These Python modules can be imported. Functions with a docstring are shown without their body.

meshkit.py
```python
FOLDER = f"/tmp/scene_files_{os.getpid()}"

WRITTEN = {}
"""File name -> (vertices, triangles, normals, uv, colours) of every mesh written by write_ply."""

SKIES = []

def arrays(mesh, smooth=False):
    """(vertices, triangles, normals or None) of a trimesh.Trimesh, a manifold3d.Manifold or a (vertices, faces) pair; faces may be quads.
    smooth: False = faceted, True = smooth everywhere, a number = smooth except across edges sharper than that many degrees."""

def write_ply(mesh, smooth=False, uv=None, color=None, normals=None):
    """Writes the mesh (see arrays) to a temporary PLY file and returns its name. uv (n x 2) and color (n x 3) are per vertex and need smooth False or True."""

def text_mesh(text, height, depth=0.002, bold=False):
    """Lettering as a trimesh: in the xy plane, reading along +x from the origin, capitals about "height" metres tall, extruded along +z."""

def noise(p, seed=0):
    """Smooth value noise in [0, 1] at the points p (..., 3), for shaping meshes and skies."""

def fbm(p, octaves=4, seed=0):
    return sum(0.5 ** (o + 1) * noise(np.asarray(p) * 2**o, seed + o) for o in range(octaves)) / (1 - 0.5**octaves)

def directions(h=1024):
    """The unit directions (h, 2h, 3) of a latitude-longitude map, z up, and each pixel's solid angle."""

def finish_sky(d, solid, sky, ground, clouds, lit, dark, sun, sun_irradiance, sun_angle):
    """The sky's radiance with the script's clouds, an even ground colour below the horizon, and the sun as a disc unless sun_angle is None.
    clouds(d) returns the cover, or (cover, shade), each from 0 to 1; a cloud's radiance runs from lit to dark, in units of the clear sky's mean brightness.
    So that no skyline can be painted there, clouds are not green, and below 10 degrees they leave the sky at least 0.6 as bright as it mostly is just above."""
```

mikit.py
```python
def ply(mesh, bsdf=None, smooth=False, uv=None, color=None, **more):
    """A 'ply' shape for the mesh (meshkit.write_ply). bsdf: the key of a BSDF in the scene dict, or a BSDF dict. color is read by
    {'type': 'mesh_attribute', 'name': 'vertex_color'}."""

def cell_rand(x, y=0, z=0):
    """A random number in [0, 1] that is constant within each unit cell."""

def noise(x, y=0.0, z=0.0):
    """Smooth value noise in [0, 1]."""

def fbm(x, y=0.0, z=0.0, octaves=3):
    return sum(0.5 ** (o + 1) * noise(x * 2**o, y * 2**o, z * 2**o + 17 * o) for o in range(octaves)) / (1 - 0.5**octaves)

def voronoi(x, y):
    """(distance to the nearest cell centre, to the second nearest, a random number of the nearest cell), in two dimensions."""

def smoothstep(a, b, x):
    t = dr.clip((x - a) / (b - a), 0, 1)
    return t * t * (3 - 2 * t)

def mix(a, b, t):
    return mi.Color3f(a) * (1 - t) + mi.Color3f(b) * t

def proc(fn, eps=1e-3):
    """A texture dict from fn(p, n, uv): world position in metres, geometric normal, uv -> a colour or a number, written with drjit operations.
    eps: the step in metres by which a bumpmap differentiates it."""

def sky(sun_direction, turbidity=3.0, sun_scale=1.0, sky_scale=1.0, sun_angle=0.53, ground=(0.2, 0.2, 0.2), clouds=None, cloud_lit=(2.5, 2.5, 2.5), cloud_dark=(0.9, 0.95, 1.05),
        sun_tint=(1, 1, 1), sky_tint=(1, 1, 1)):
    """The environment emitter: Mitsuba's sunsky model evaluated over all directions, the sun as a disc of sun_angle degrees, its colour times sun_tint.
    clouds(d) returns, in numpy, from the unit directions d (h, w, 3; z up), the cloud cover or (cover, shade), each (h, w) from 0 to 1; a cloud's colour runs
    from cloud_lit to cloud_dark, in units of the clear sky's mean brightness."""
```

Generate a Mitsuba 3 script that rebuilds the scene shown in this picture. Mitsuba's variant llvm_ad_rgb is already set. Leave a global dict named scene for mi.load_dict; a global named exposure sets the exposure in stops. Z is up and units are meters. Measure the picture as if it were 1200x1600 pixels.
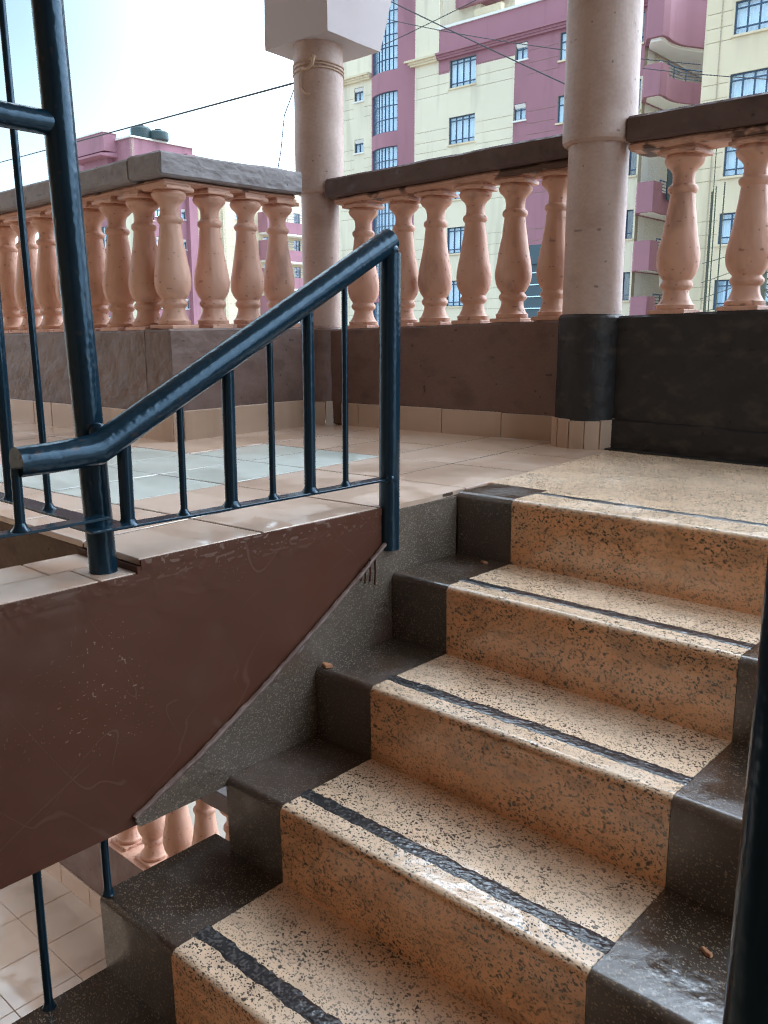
import math, random
import numpy as np, trimesh, mitsuba as mi, drjit as dr, mikit, meshkit
from shapely.geometry import Polygon, box as sbox
from shapely.ops import unary_union
from mikit import noise, fbm, voronoi, cell_rand, smoothstep, mix, proc, ply

T = mi.ScalarTransform4f
random.seed(7)
rng = np.random.default_rng(11)
scene, labels = {}, {}

# ------------------------------------------------------------------ camera, sky, exposure
CAM = np.array([1.3349, -1.7684, 0.3982]); YAW, PIT, ROLL = 0.7305, 0.2027, 0.0021
_f = np.array([-math.sin(YAW)*math.cos(PIT), math.cos(YAW)*math.cos(PIT), -math.sin(PIT)])
_r = np.array([math.cos(YAW), math.sin(YAW), 0.0]); _u = np.cross(_r, _f)
_up = _u*math.cos(ROLL) - _r*math.sin(ROLL)
scene['camera'] = {'type': 'perspective', 'fov': 2*math.degrees(math.atan(600/1347.5)), 'fov_axis': 'x', 'near_clip': 0.02, 'far_clip': 600.0,
                   'to_world': T().look_at(origin=CAM.tolist(), target=(CAM+_f).tolist(), up=_up.tolist())}

SUN = np.array([0.20, 0.72, 0.62]); SUN = SUN/np.linalg.norm(SUN)
def cloud_cover(d):
    # closed overcast, the sun behind it ahead of the camera: a broad glow there, greyer and bluer away from it
    g = np.clip((d @ SUN+1)/2, 0, 1)
    n = 0.5+0.25*np.sin(3.1*d[..., 0]+2.2*d[..., 1]+4*d[..., 2])+0.18*np.sin(7.3*d[..., 1]-5.1*d[..., 0]+6*d[..., 2]+1.3)+0.08*np.sin(15*d[..., 0]+11*d[..., 2])
    shade = 0.87-0.87*g**6+0.10*(n-0.5)
    # a thinner, bluer stretch of cloud in the west-south-west
    e = np.array([-0.86, 0.42, 0.36]); shade += 0.24*np.exp(-(1-d @ (e/np.linalg.norm(e)))/0.03)
    return np.ones_like(g), np.clip(shade, 0, 1)

scene['sky'] = mikit.sky(SUN.tolist(), turbidity=5, sun_scale=0.05, sun_angle=30, clouds=cloud_cover,
                         cloud_lit=(6.7, 8.1, 9.7), cloud_dark=(0.64, 0.96, 1.12), ground=(0.30, 0.28, 0.26))
exposure = 2.95

# ------------------------------------------------------------------ helpers
def add(key, mesh, bsdf, smooth=False, M=None, **k):
    base, n, kk = key, 0, key
    while kk in scene:
        n += 1; kk = f'{base}_{n:03d}'
    d = mesh if isinstance(mesh, dict) else ply(mesh, bsdf, smooth, **k)
    scene[kk] = {**d, 'to_world': M} if M is not None else d
    return kk

def newkey(base):
    kk, n = base, 0
    while kk in labels or kk in scene:
        n += 1; kk = f'{base}_{n:03d}'
    return kk

def thing(base, label, cat, group=None):
    k = newkey(base); labels[k] = {'label': label, 'category': cat}
    if group: labels[k]['group'] = group
    return k

def struct(base):
    k = newkey(base); labels[k] = {'kind': 'structure'}
    return k

def cat(ms): return trimesh.util.concatenate(ms)

def bx(x0, x1, y0, y1, z0, z1, c=0.0):
    if c <= 0:
        m = trimesh.creation.box(extents=(x1-x0, y1-y0, z1-z0)); m.apply_translation(((x0+x1)/2, (y0+y1)/2, (z0+z1)/2)); return m
    P = []
    for a in (0, 1):
        for b in (0, 1):
            for e in (0, 1):
                q = [(x0, x1)[a], (y0, y1)[b], (z0, z1)[e]]; s = [c*(1-2*a), c*(1-2*b), c*(1-2*e)]
                for ax in range(3):
                    P.append([q[i]+(s[i] if i != ax else 0) for i in range(3)])
    return trimesh.convex.convex_hull(np.array(P))

def tube(pts, r, n=16, cap=True):
    pts = np.array(pts, float); m = len(pts); r = np.broadcast_to(r, m)
    tang = np.gradient(pts, axis=0) if m > 2 else np.array([pts[1]-pts[0]]*2)
    V = []; prev = None
    for i in range(m):
        t = tang[i]/np.linalg.norm(tang[i])
        if prev is None:
            a = np.cross(t, [0, 0, 1.0]) if abs(t[2]) < .9 else np.cross(t, [1.0, 0, 0])
        else: a = prev-t*np.dot(prev, t)
        a /= np.linalg.norm(a); prev = a; b = np.cross(t, a)
        th = np.arange(n)*2*np.pi/n
        V.append(pts[i]+r[i]*(np.cos(th)[:, None]*a+np.sin(th)[:, None]*b))
    V = np.vstack(V); F = []
    j = np.arange(n); k = (j+1) % n
    for i in range(m-1):
        F += np.stack([i*n+j, i*n+k, (i+1)*n+k], 1).tolist()+np.stack([i*n+j, (i+1)*n+k, (i+1)*n+j], 1).tolist()
    if cap:
        V = np.vstack([V, pts[0], pts[-1]]); c0, c1 = m*n, m*n+1; e = (m-1)*n
        F += [[c0, b, a] for a, b in zip(j, k)]+[[c1, e+a, e+b] for a, b in zip(j, k)]
    return trimesh.Trimesh(V, F, process=False)

def lathe(prof, n=40):
    prof = np.array(prof, float); m = trimesh.creation.revolve(prof, sections=n); return m

def extr(poly, h):
    gs = getattr(poly, 'geoms', [poly])
    return cat([trimesh.creation.extrude_polygon(g, h, engine='earcut') for g in gs if g.area > 1e-6])

def rough(m, amp, freq, edge=0.04, seed=0):
    """subdivide to edges of at most `edge` and push the vertices by noise: worn plaster and cast concrete"""
    v, f = trimesh.remesh.subdivide_to_size(m.vertices, m.faces, edge, max_iter=12)
    m = trimesh.Trimesh(v, f); m.merge_vertices()
    P = m.vertices.copy()
    D = np.stack([meshkit.noise(P*freq+s, seed) for s in (0, 31.7, 77.1)], 1)
    D = D-D.mean(0)
    m.vertices = P+amp*2*D
    return m

class Frame:
    """a wall's own axes: s along its base line, t into the room, z up"""
    def __init__(s, A, B, side):
        s.A = np.array([*A, 0.0]); e = np.array([B[0]-A[0], B[1]-A[1], 0.0]); s.L = np.linalg.norm(e); s.e = e/s.L
        s.n = side*np.array([-s.e[1], s.e[0], 0.0])        # n points out of the room
    def M(s):
        m = np.eye(4); m[:3, 0] = s.e; m[:3, 1] = s.n; m[:3, 2] = (0, 0, 1); m[:3, 3] = s.A; return m
    def put(s, m):
        m = m.copy(); m.apply_transform(s.M())
        return m
    def at(s, a, t, z): return s.A+a*s.e+t*s.n+np.array([0, 0, z])

# ------------------------------------------------------------------ materials
def pbsdf(key, base, rough=0.5, spec=0.5, bump=None, bscale=1.0, two=True, **kw):
    b = {'type': 'principled', 'base_color': base if isinstance(base, dict) else {'type': 'rgb', 'value': list(base)},
         'roughness': rough if isinstance(rough, dict) else float(rough), 'specular': float(spec), **kw}
    if 'eta' in kw: b.pop('specular')
    if bump is not None: b = {'type': 'bumpmap', 'arbitrary': bump, 'scale': float(bscale), 'bsdf': b}
    scene[key] = {'type': 'twosided', 'bsdf': b} if two else b

H, D, XA, XB = 0.165, 0.2574, 0.1735, 0.8346          # riser, tread, inner and outer edge of the pale terrazzo

def chips(u, v, s, dens, warp=0.5, off=0.0):
    w = 0.55*s*warp
    uu = (u+w*(noise(u*1.7/s, v*1.7/s, 3.1+off)-0.5)*2)/s; vv = (v+w*(noise(u*1.7/s, v*1.7/s, 9.7+off)-0.5)*2)/s
    ca, sa = 0.83+off*0.01, 0.55
    f1, f2, k = voronoi(uu*ca-vv*sa+off, (uu*sa+vv*ca)*1.55)
    return smoothstep(0.03, -0.03, f1-0.42*dens*smoothstep(1-dens, 1.0, k)*1.3)

def f_pale(p, n, uv):
    u, v = p.x, p.y+p.z*1.0007
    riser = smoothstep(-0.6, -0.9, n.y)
    big = fbm(u*4.3, v*5.1, 2.0)
    mid = fbm(u*19, v*23, 6.0)
    base = mix((0.70, 0.49, 0.325), (0.80, 0.61, 0.44), big)
    # orange risers: warm bounced light put into the colour, with some polish stain
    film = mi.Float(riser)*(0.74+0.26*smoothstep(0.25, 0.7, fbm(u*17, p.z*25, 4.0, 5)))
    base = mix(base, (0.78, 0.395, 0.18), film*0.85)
    base = base*(0.86+0.28*mid)
    grime = smoothstep(0.55, 0.72, fbm(u*15, v*34, 12.0, 5))
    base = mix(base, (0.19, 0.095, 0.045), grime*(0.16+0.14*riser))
    c1 = chips(u, v, 0.0090, 0.72); c2 = chips(u+3.3, v+1.7, 0.0050, 0.70, off=2.0); c3 = chips(u+5.1, v+.7, 0.016, 0.30, off=3.0)
    dens = smoothstep(0.30, 0.55, fbm(u*9, v*9, 31.0))
    base = mix(base, (0.36, 0.21, 0.12), c3*0.55)
    c = dr.maximum(c1*(0.55+0.45*dens), c2*(0.6+0.4*dens))
    base = mix(base, (0.026, 0.016, 0.012), c*0.96)
    return base
def r_pale(p, n, uv):
    return 0.10+0.24*smoothstep(0.35, 0.8, fbm(p.x*9, (p.y+p.z)*9, 5.0, 4))+0.08*noise(p.x*160, (p.y+p.z)*160)
def b_pale(p, n, uv):
    return fbm(p.x*30, (p.y+p.z)*30, 3.0)*0.0013+noise(p.x*170, (p.y+p.z)*170)*0.00012
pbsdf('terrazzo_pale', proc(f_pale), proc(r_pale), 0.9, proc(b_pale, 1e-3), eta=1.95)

def f_dark(p, n, uv):
    u, v = p.x+p.y*0.23, p.y*0.97+p.z*1.0007
    base = mix((0.024, 0.016, 0.011), (0.058, 0.041, 0.030), fbm(u*9, v*9, 1.0))
    c1 = chips(u, v, 0.0058, 0.66, off=5.0); c2 = chips(u+1.1, v, 0.0105, 0.36, off=9.0)
    base = mix(base, (0.26, 0.20, 0.145), c1*0.7)
    base = mix(base, (0.36, 0.26, 0.17), c2*0.7)
    g = smoothstep(0.48, 0.72, fbm(u*6, v*7, 8.0))
    return mix(base, (0.060, 0.032, 0.020), g*0.6)
def r_dark(p, n, uv):
    return 0.10+0.22*smoothstep(0.40, 0.75, fbm(p.x*11, (p.y+p.z)*11, 5.0, 4))+0.10*noise(p.x*140, (p.y+p.z)*140)+0.22*smoothstep(0.5, 0.9, dr.abs(n.y))
def b_dark(p, n, uv):
    return fbm(p.x*30, (p.y+p.z)*30, 3.0)*0.0011+noise(p.x*230, (p.y+p.z)*230)*0.00010
pbsdf('terrazzo_dark', proc(f_dark), proc(r_dark), 0.95, proc(b_dark, 1e-3), eta=2.15)

def f_side(p, n, uv):
    u, v = p.y, p.z
    base = mix((0.068, 0.050, 0.037), (0.125, 0.097, 0.074), fbm(u*8, v*8, 1.0))
    c1 = chips(u, v, 0.0052, 0.75, off=4.0)
    base = mix(base, (0.34, 0.28, 0.21), c1*0.5)
    c2 = chips(u+.7, v, 0.009, 0.5, off=8.0)
    base = mix(base, (0.05, 0.04, 0.033), c2*0.7)
    return mix(base, (0.10, 0.05, 0.035), smoothstep(0.55, 0.8, fbm(u*5, v*5, 7.0))*0.55)
pbsdf('terrazzo_side', proc(f_side), 0.45, 0.45, proc(lambda p, n, uv: fbm(p.y*60, p.z*60)*0.003))

def f_strip(p, n, uv):
    k = noise(p.x*240, p.y*240, 1.0)
    return mix((0.018, 0.018, 0.020), (0.085, 0.08, 0.078), smoothstep(0.5, 0.85, k))
pbsdf('grip_black', proc(f_strip), 0.2, eta=2.0, bump= proc(lambda p, n, uv: noise(p.x*150, p.y*240, 1.0)*0.0008+noise(p.x*300, p.y*420)*0.0003, 5e-4))

def f_brown(p, n, uv):
    b = mix((0.072, 0.026, 0.015), (0.108, 0.043, 0.026), fbm(p.y*3, p.z*3.4, 2.0))
    # thin scuffs and scratches, and chipped paint along the top edge
    def scr(ca, sa, k, off):
        a, b_ = p.y*ca+p.z*sa, p.z*ca-p.y*sa
        return smoothstep(0.009, 0.002, dr.abs(noise(a*2.6+off, b_*k+0.18*noise(a*9, b_*7), off)-0.5))*smoothstep(0.57, 0.66, noise(a*3.1+off, b_*k*0.45, off+5))
    sc = scr(0.93, 0.37, 24, 3.0)+scr(0.72, 0.69, 19, 8.0)+scr(0.50, -0.87, 26, 13.0)
    dots = smoothstep(0.90, 0.93, noise(p.y*210, p.z*230, 1.0))*smoothstep(0.45, 0.7, fbm(p.y*4, p.z*4, 25.0))
    chip = smoothstep(-0.065, -0.005, p.z)*smoothstep(0.74, 0.80, noise(p.y*95+5*noise(p.y*40, p.z*40), p.z*210))
    b = mix(b, (0.20, 0.13, 0.10), dr.clip(sc, 0, 1)*0.18)
    b = mix(b, (0.30, 0.22, 0.17), dots*0.5)
    b = mix(b, (0.24, 0.17, 0.14), chip*0.45)
    pale = smoothstep(0.45, 0.8, fbm(p.y*3.2+p.z*1.5, p.z*3.0-p.y, 9.0, 4))
    return mix(b, (0.150, 0.102, 0.083), pale*0.65)
def h_brown(p, n, uv):
    top = 0.10+smoothstep(-0.16, -0.01, p.z)
    return fbm(p.y*14, p.z*14, 1.0, 3)*0.0035+0.7*top*noise(p.y*75+8*noise(p.y*14, p.z*14), p.z*75, 2.0)*0.0018
pbsdf('paint_brown', proc(f_brown), proc(lambda p, n, uv: 0.33+0.3*fbm(p.y*5, p.z*5, 3.0)), 0.22, proc(h_brown))

def tile_col(a, b, dirt):
    def f(p, n, uv):
        t = cell_rand(uv.x*0+dr.floor(p.x*2.9), dr.floor(p.y*2.6), 4)
        c = mix(a, b, fbm(p.x*7, p.y*7, p.z*7, 4)*0.8+0.2*t)
        g = smoothstep(0.48, 0.72, fbm(p.x*4.1, p.y*4.1, 17.0, 5))
        return mix(c, dirt, g*0.45)
    return f
def r_tile(p, n, uv): return 0.36-0.27*smoothstep(0.42, 0.54, fbm(p.x*5+2*noise(p.x*9, p.y*9), p.y*7, 2.0, 4))
def b_tile(p, n, uv): return fbm(p.x*10, p.y*10, p.z*10, 2)*0.0024
pbsdf('tile_peach', proc(tile_col((0.50, 0.365, 0.275), (0.58, 0.445, 0.35), (0.33, 0.21, 0.145))), proc(r_tile), 0.7, proc(b_tile), eta=1.8)
pbsdf('tile_blue', proc(tile_col((0.46, 0.50, 0.455), (0.55, 0.59, 0.54), (0.36, 0.38, 0.33))), proc(r_tile), 0.7, proc(b_tile), eta=1.8)
pbsdf('tile_skirt', proc(tile_col((0.46, 0.315, 0.225), (0.54, 0.395, 0.295), (0.27, 0.16, 0.10))), 0.28, 0.5, proc(b_tile))
pbsdf('grout', (0.085, 0.055, 0.04), 0.9, 0.2)

def pits(p, f, lo=0.73, hi=0.80): return smoothstep(lo, hi, noise(p.x*f, p.y*f, p.z*f))
def f_bal(p, n, uv):
    c = mix((0.49, 0.262, 0.182), (0.60, 0.362, 0.265), fbm(p.x*11, p.y*11, p.z*9, 4))
    c = mix(c, (0.27, 0.135, 0.09), pits(p, 85.0, .86, .90)*0.6)
    g = smoothstep(0.58, 0.8, fbm(p.x*17, p.y*17, p.z*6, 4))
    return mix(c, (0.27, 0.155, 0.12), g*0.55)
def h_bal(p, n, uv):
    return fbm(p.x*26, p.y*26, p.z*20, 3)*0.004-pits(p, 85.0, .85, .91)*0.0035-pits(p, 160.0, .84, .9)*0.0010
def f_soffit(p, n, uv):
    c = mi.Color3f(f_bal(p, n, uv))
    m = smoothstep(0.56, 0.66, fbm(p.x*13, p.y*13, p.z*16+3, 4))
    return mix(c*0.88, (0.035, 0.022, 0.018), m*0.85)
pbsdf('soffit_paint', proc(f_soffit), 0.6, 0.3)
pbsdf('baluster_paint', proc(f_bal), 0.5, 0.35, proc(h_bal))

def plaster(a, b, c, s=5.0, k3=0.5):
    def f(p, n, uv):
        k = mix(a, b, fbm(p.x*s*1.6, p.y*s*1.6, p.z*s*1.6, 5))
        k = mix(k, c, smoothstep(0.48, 0.80, fbm(p.x*s*2.3, p.y*s*2.3, p.z*s*2.9+9, 5))*k3)
        k = k*(0.93+0.14*noise(p.x*120, p.y*120, p.z*120))
        return mix(k, [x*0.5 for x in a], pits(p, 48.0, .90, .94)*0.8)
    return f
def h_plaster(p, n, uv): return fbm(p.x*17, p.y*17, p.z*17, 4)*0.010+noise(p.x*75, p.y*75, p.z*75)*0.0011
bump_pl = proc(h_plaster)
pbsdf('plinth_brown', proc(plaster((0.125, 0.070, 0.055), (0.18, 0.105, 0.085), (0.085, 0.045, 0.038))), 0.45, 0.4, bump_pl)
pbsdf('plinth_grey', proc(plaster((0.135, 0.085, 0.070), (0.20, 0.135, 0.115), (0.095, 0.058, 0.048))), 0.5, 0.4, bump_pl)
pbsdf('plinth_black', proc(plaster((0.011, 0.010, 0.011), (0.022, 0.019, 0.018), (0.058, 0.044, 0.034), 8.0, 0.55)), 0.5, 0.35, bump_pl)
pbsdf('rail_brown', proc(plaster((0.075, 0.045, 0.040), (0.11, 0.068, 0.060), (0.050, 0.032, 0.030))), 0.42, 0.4, bump_pl)
pbsdf('rail_grey', proc(plaster((0.165, 0.147, 0.147), (0.24, 0.215, 0.215), (0.105, 0.085, 0.083), 7.0)), 0.6, 0.4, proc(lambda p, n, uv: fbm(p.x*17, p.y*17, p.z*17, 4)*0.005+fbm(p.x*30+9*noise(p.x*9, p.y*9), p.y*12, p.z*60, 3)*0.005))
pbsdf('column_paint', proc(plaster((0.37, 0.255, 0.21), (0.45, 0.325, 0.275), (0.30, 0.185, 0.145), 3.5)), 0.48, 0.4, proc(lambda p, n, uv: fbm(p.x*9, p.y*9, p.z*7, 3)*0.007+noise(p.x*60, p.y*60, p.z*60)*0.0006-pits(p, 46.0, .91, .95)*0.003))
pbsdf('beam_paint', (0.42, 0.365, 0.36), 0.6, 0.3)
pbsdf('ceiling_paint', (0.55, 0.44, 0.34), 0.8, 0.2)
pbsdf('wall_warm', (0.50, 0.34, 0.225), 0.7, 0.2)
pbsdf('concrete', proc(plaster((0.20, 0.15, 0.12), (0.28, 0.22, 0.18), (0.13, 0.08, 0.06))), 0.85, 0.2)

def f_metal(p, n, uv):
    c = mix((0.0035, 0.0155, 0.027), (0.006, 0.022, 0.037), fbm(p.x*20, p.y*20, p.z*20))
    return mix(c, (0.05, 0.035, 0.03), smoothstep(0.86, 0.90, noise(p.x*90, p.y*90, p.z*70))*0.4)
def h_metal(p, n, uv): return fbm(p.x*55, p.y*55, p.z*38, 2)*0.0010+noise(p.x*170, p.y*170, p.z*120)*0.00035
pbsdf('paint_navy', proc(f_metal), 0.2, 0.42, proc(h_metal), spec_tint=0.35)
pbsdf('rope_fibre', (0.45, 0.31, 0.22), 0.8, 0.2)
pbsdf('wire_black', (0.05, 0.05, 0.055), 0.6, 0.3)
pbsdf('chip_clay', (0.40, 0.19, 0.10), 0.7, 0.3)

# far buildings
def f_wall(a):
    def f(p, n, uv):
        k = fbm(p.x*0.6, p.y*0.6, p.z*0.35, 4); st = smoothstep(0.5, 0.8, fbm(p.x*2.5, p.y*2.5, p.z*0.25, 3))
        return mi.Color3f(*a)*(0.90+0.2*k)*(1-0.16*st)
    return proc(f)
pbsdf('facade_cream', f_wall((0.70, 0.645, 0.51)), 0.8, 0.2)
pbsdf('facade_pink', f_wall((0.33, 0.160, 0.20)), 0.7, 0.25)
pbsdf('facade_yellow', f_wall((0.66, 0.575, 0.42)), 0.8, 0.2)
pbsdf('facade_white', (0.82, 0.82, 0.77), 0.8, 0.2)
pbsdf('groove_grey', (0.42, 0.37, 0.28), 0.9, 0.1)
pbsdf('trim_white', (0.72, 0.72, 0.70), 0.6, 0.3)
pbsdf('frame_navy', (0.035, 0.075, 0.14), 0.4, 0.4)
pbsdf('curtain_cloth', (0.55, 0.76, 0.92), 0.9, 0.1)
pbsdf('curtain_dark', (0.10, 0.13, 0.16), 0.9, 0.1)
scene['window_glass'] = {'type': 'thindielectric', 'int_ior': 1.7}
pbsdf('sheet_dark', (0.05, 0.085, 0.11), 0.45, 0.4)
pbsdf('tank_plastic', (0.035, 0.06, 0.065), 0.5, 0.4)
pbsdf('ground_dirt', f_wall((0.26, 0.21, 0.17)), 0.9, 0.2)
pbsdf('bark_pole', (0.10, 0.11, 0.085), 0.9, 0.2)
pbsdf('leaf_dry', (0.16, 0.17, 0.10), 0.8, 0.2)

# ------------------------------------------------------------------ ground
g = struct('ground'); add(g, bx(-260, 260, -120, 260, -7.4, -7.0), 'ground_dirt')

# ------------------------------------------------------------------ building shell around the stair (roof, walls, floors)
k = struct('ceiling'); add(k, cat([bx(-1.9, 2.5, -4.4, 1.18, 3.402, 3.6), bx(-4.6, -1.901, -4.4, 0.16, 3.4, 3.6)]), 'ceiling_paint')
k = struct('wall_back'); add(k, cat([bx(-1.4, 2.5, -4.4, -4.202, -2.42, 3.4), bx(-5.0, -1.6, -2.2, -2.0, -2.42, 3.4), bx(-1.6, -1.4, -4.4, -2.0, -2.42, 3.4)]), 'wall_warm')
k = struct('wall_side'); add(k, bx(2.3, 2.5, -4.2, -0.45, -2.42, 3.4), 'wall_warm')
k = struct('stair_landing'); add(k, bx(-1.4, 2.7, -4.2, -7*D+0.02, -7*H-0.15, -7*H), 'terrazzo_dark')

# ------------------------------------------------------------------ landing floor: every tile a piece
TH, GX, GY, SX, SY = 0.0824, -0.003, 0.0591, 0.2752, 0.352
ct, st_ = math.cos(TH), math.sin(TH)
corner = np.array([-1.43, 0.125])
fl = struct('landing_floor')
edge_x = lambda y: (GX-y*st_)/ct
room = Polygon([(-0.0045, -0.938), (-0.0045, -0.258), (0.004, -0.258), (0.004, -0.002), (edge_x(-0.002)-0.001, -0.002), (edge_x(1.15)-0.001, 1.15), (-1.52, 1.15), (-1.43, 0.125), (-3.45, 0.05), (-3.45, -0.925)])
slab = room.buffer(-0.004).difference(sbox(-0.215, -2, 1, -0.0)).difference(sbox(-0.1, -2, 1, 2))
sm = extr(slab, 0.16); sm.apply_translation((0, 0, -0.175)); add(fl, sm, 'concrete')
gm = extr(room.buffer(-0.006), 0.008); gm.apply_translation((0, 0, -0.0092)); add(fl+'__grout_bed', gm, 'grout')
blue = {(2, r) for r in (-2, -1, 0)} | {(3, r) for r in (-2, -1, 0)} | {(4, -2), (4, -1)}
def tile_mesh(poly, z0, z1, c=0.0016):
    poly = poly.simplify(0.0005)
    if poly.geom_type != 'Polygon' or poly.area < 2e-4: return None
    if poly.convex_hull.area-poly.area < 1e-5:
        a = np.array(poly.exterior.coords)[:-1]; b = poly.buffer(-c, join_style=2)
        if b.is_empty: return None
        b = np.array(b.exterior.coords)[:-1]
        return trimesh.convex.convex_hull(np.vstack([np.c_[a, np.full(len(a), z0)], np.c_[a, np.full(len(a), z1-c)], np.c_[b, np.full(len(b), z1)]]))
    m = extr(poly, z1-z0); m.apply_translation((0, 0, z0)); return m
for i in range(-1, 13):
    for j in range(-4, 5):
        x1 = GX-i*SX-0.0032; x0 = GX-(i+1)*SX+0.0032; y0 = GY+j*SY+0.0032; y1 = GY+(j+1)*SY-0.0032
        q = Polygon([(x*ct-y*st_, x*st_+y*ct) for x, y in ((x0, y0), (x1, y0), (x1, y1), (x0, y1))]).intersection(room)
        for gpart in getattr(q, 'geoms', [q]):
            dz = rng.uniform(-0.0006, 0.0006)
            m = tile_mesh(gpart, -0.012, dz)
            if m is not None:
                add(fl+'__tile', m, 'tile_blue' if (i, j) in blue else 'tile_peach')

# terrazzo part of the landing
tl = struct('terrazzo_landing')
poly = Polygon([(edge_x(0.171)+0.001, 0.171), (2.29, 0.171), (2.29, 0.97), (1.2, 1.04), (edge_x(1.06)+0.001, 1.06)])
m = extr(poly, 0.15); m.apply_translation((0, 0, -0.15)); add(tl, m, 'terrazzo_pale')

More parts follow.
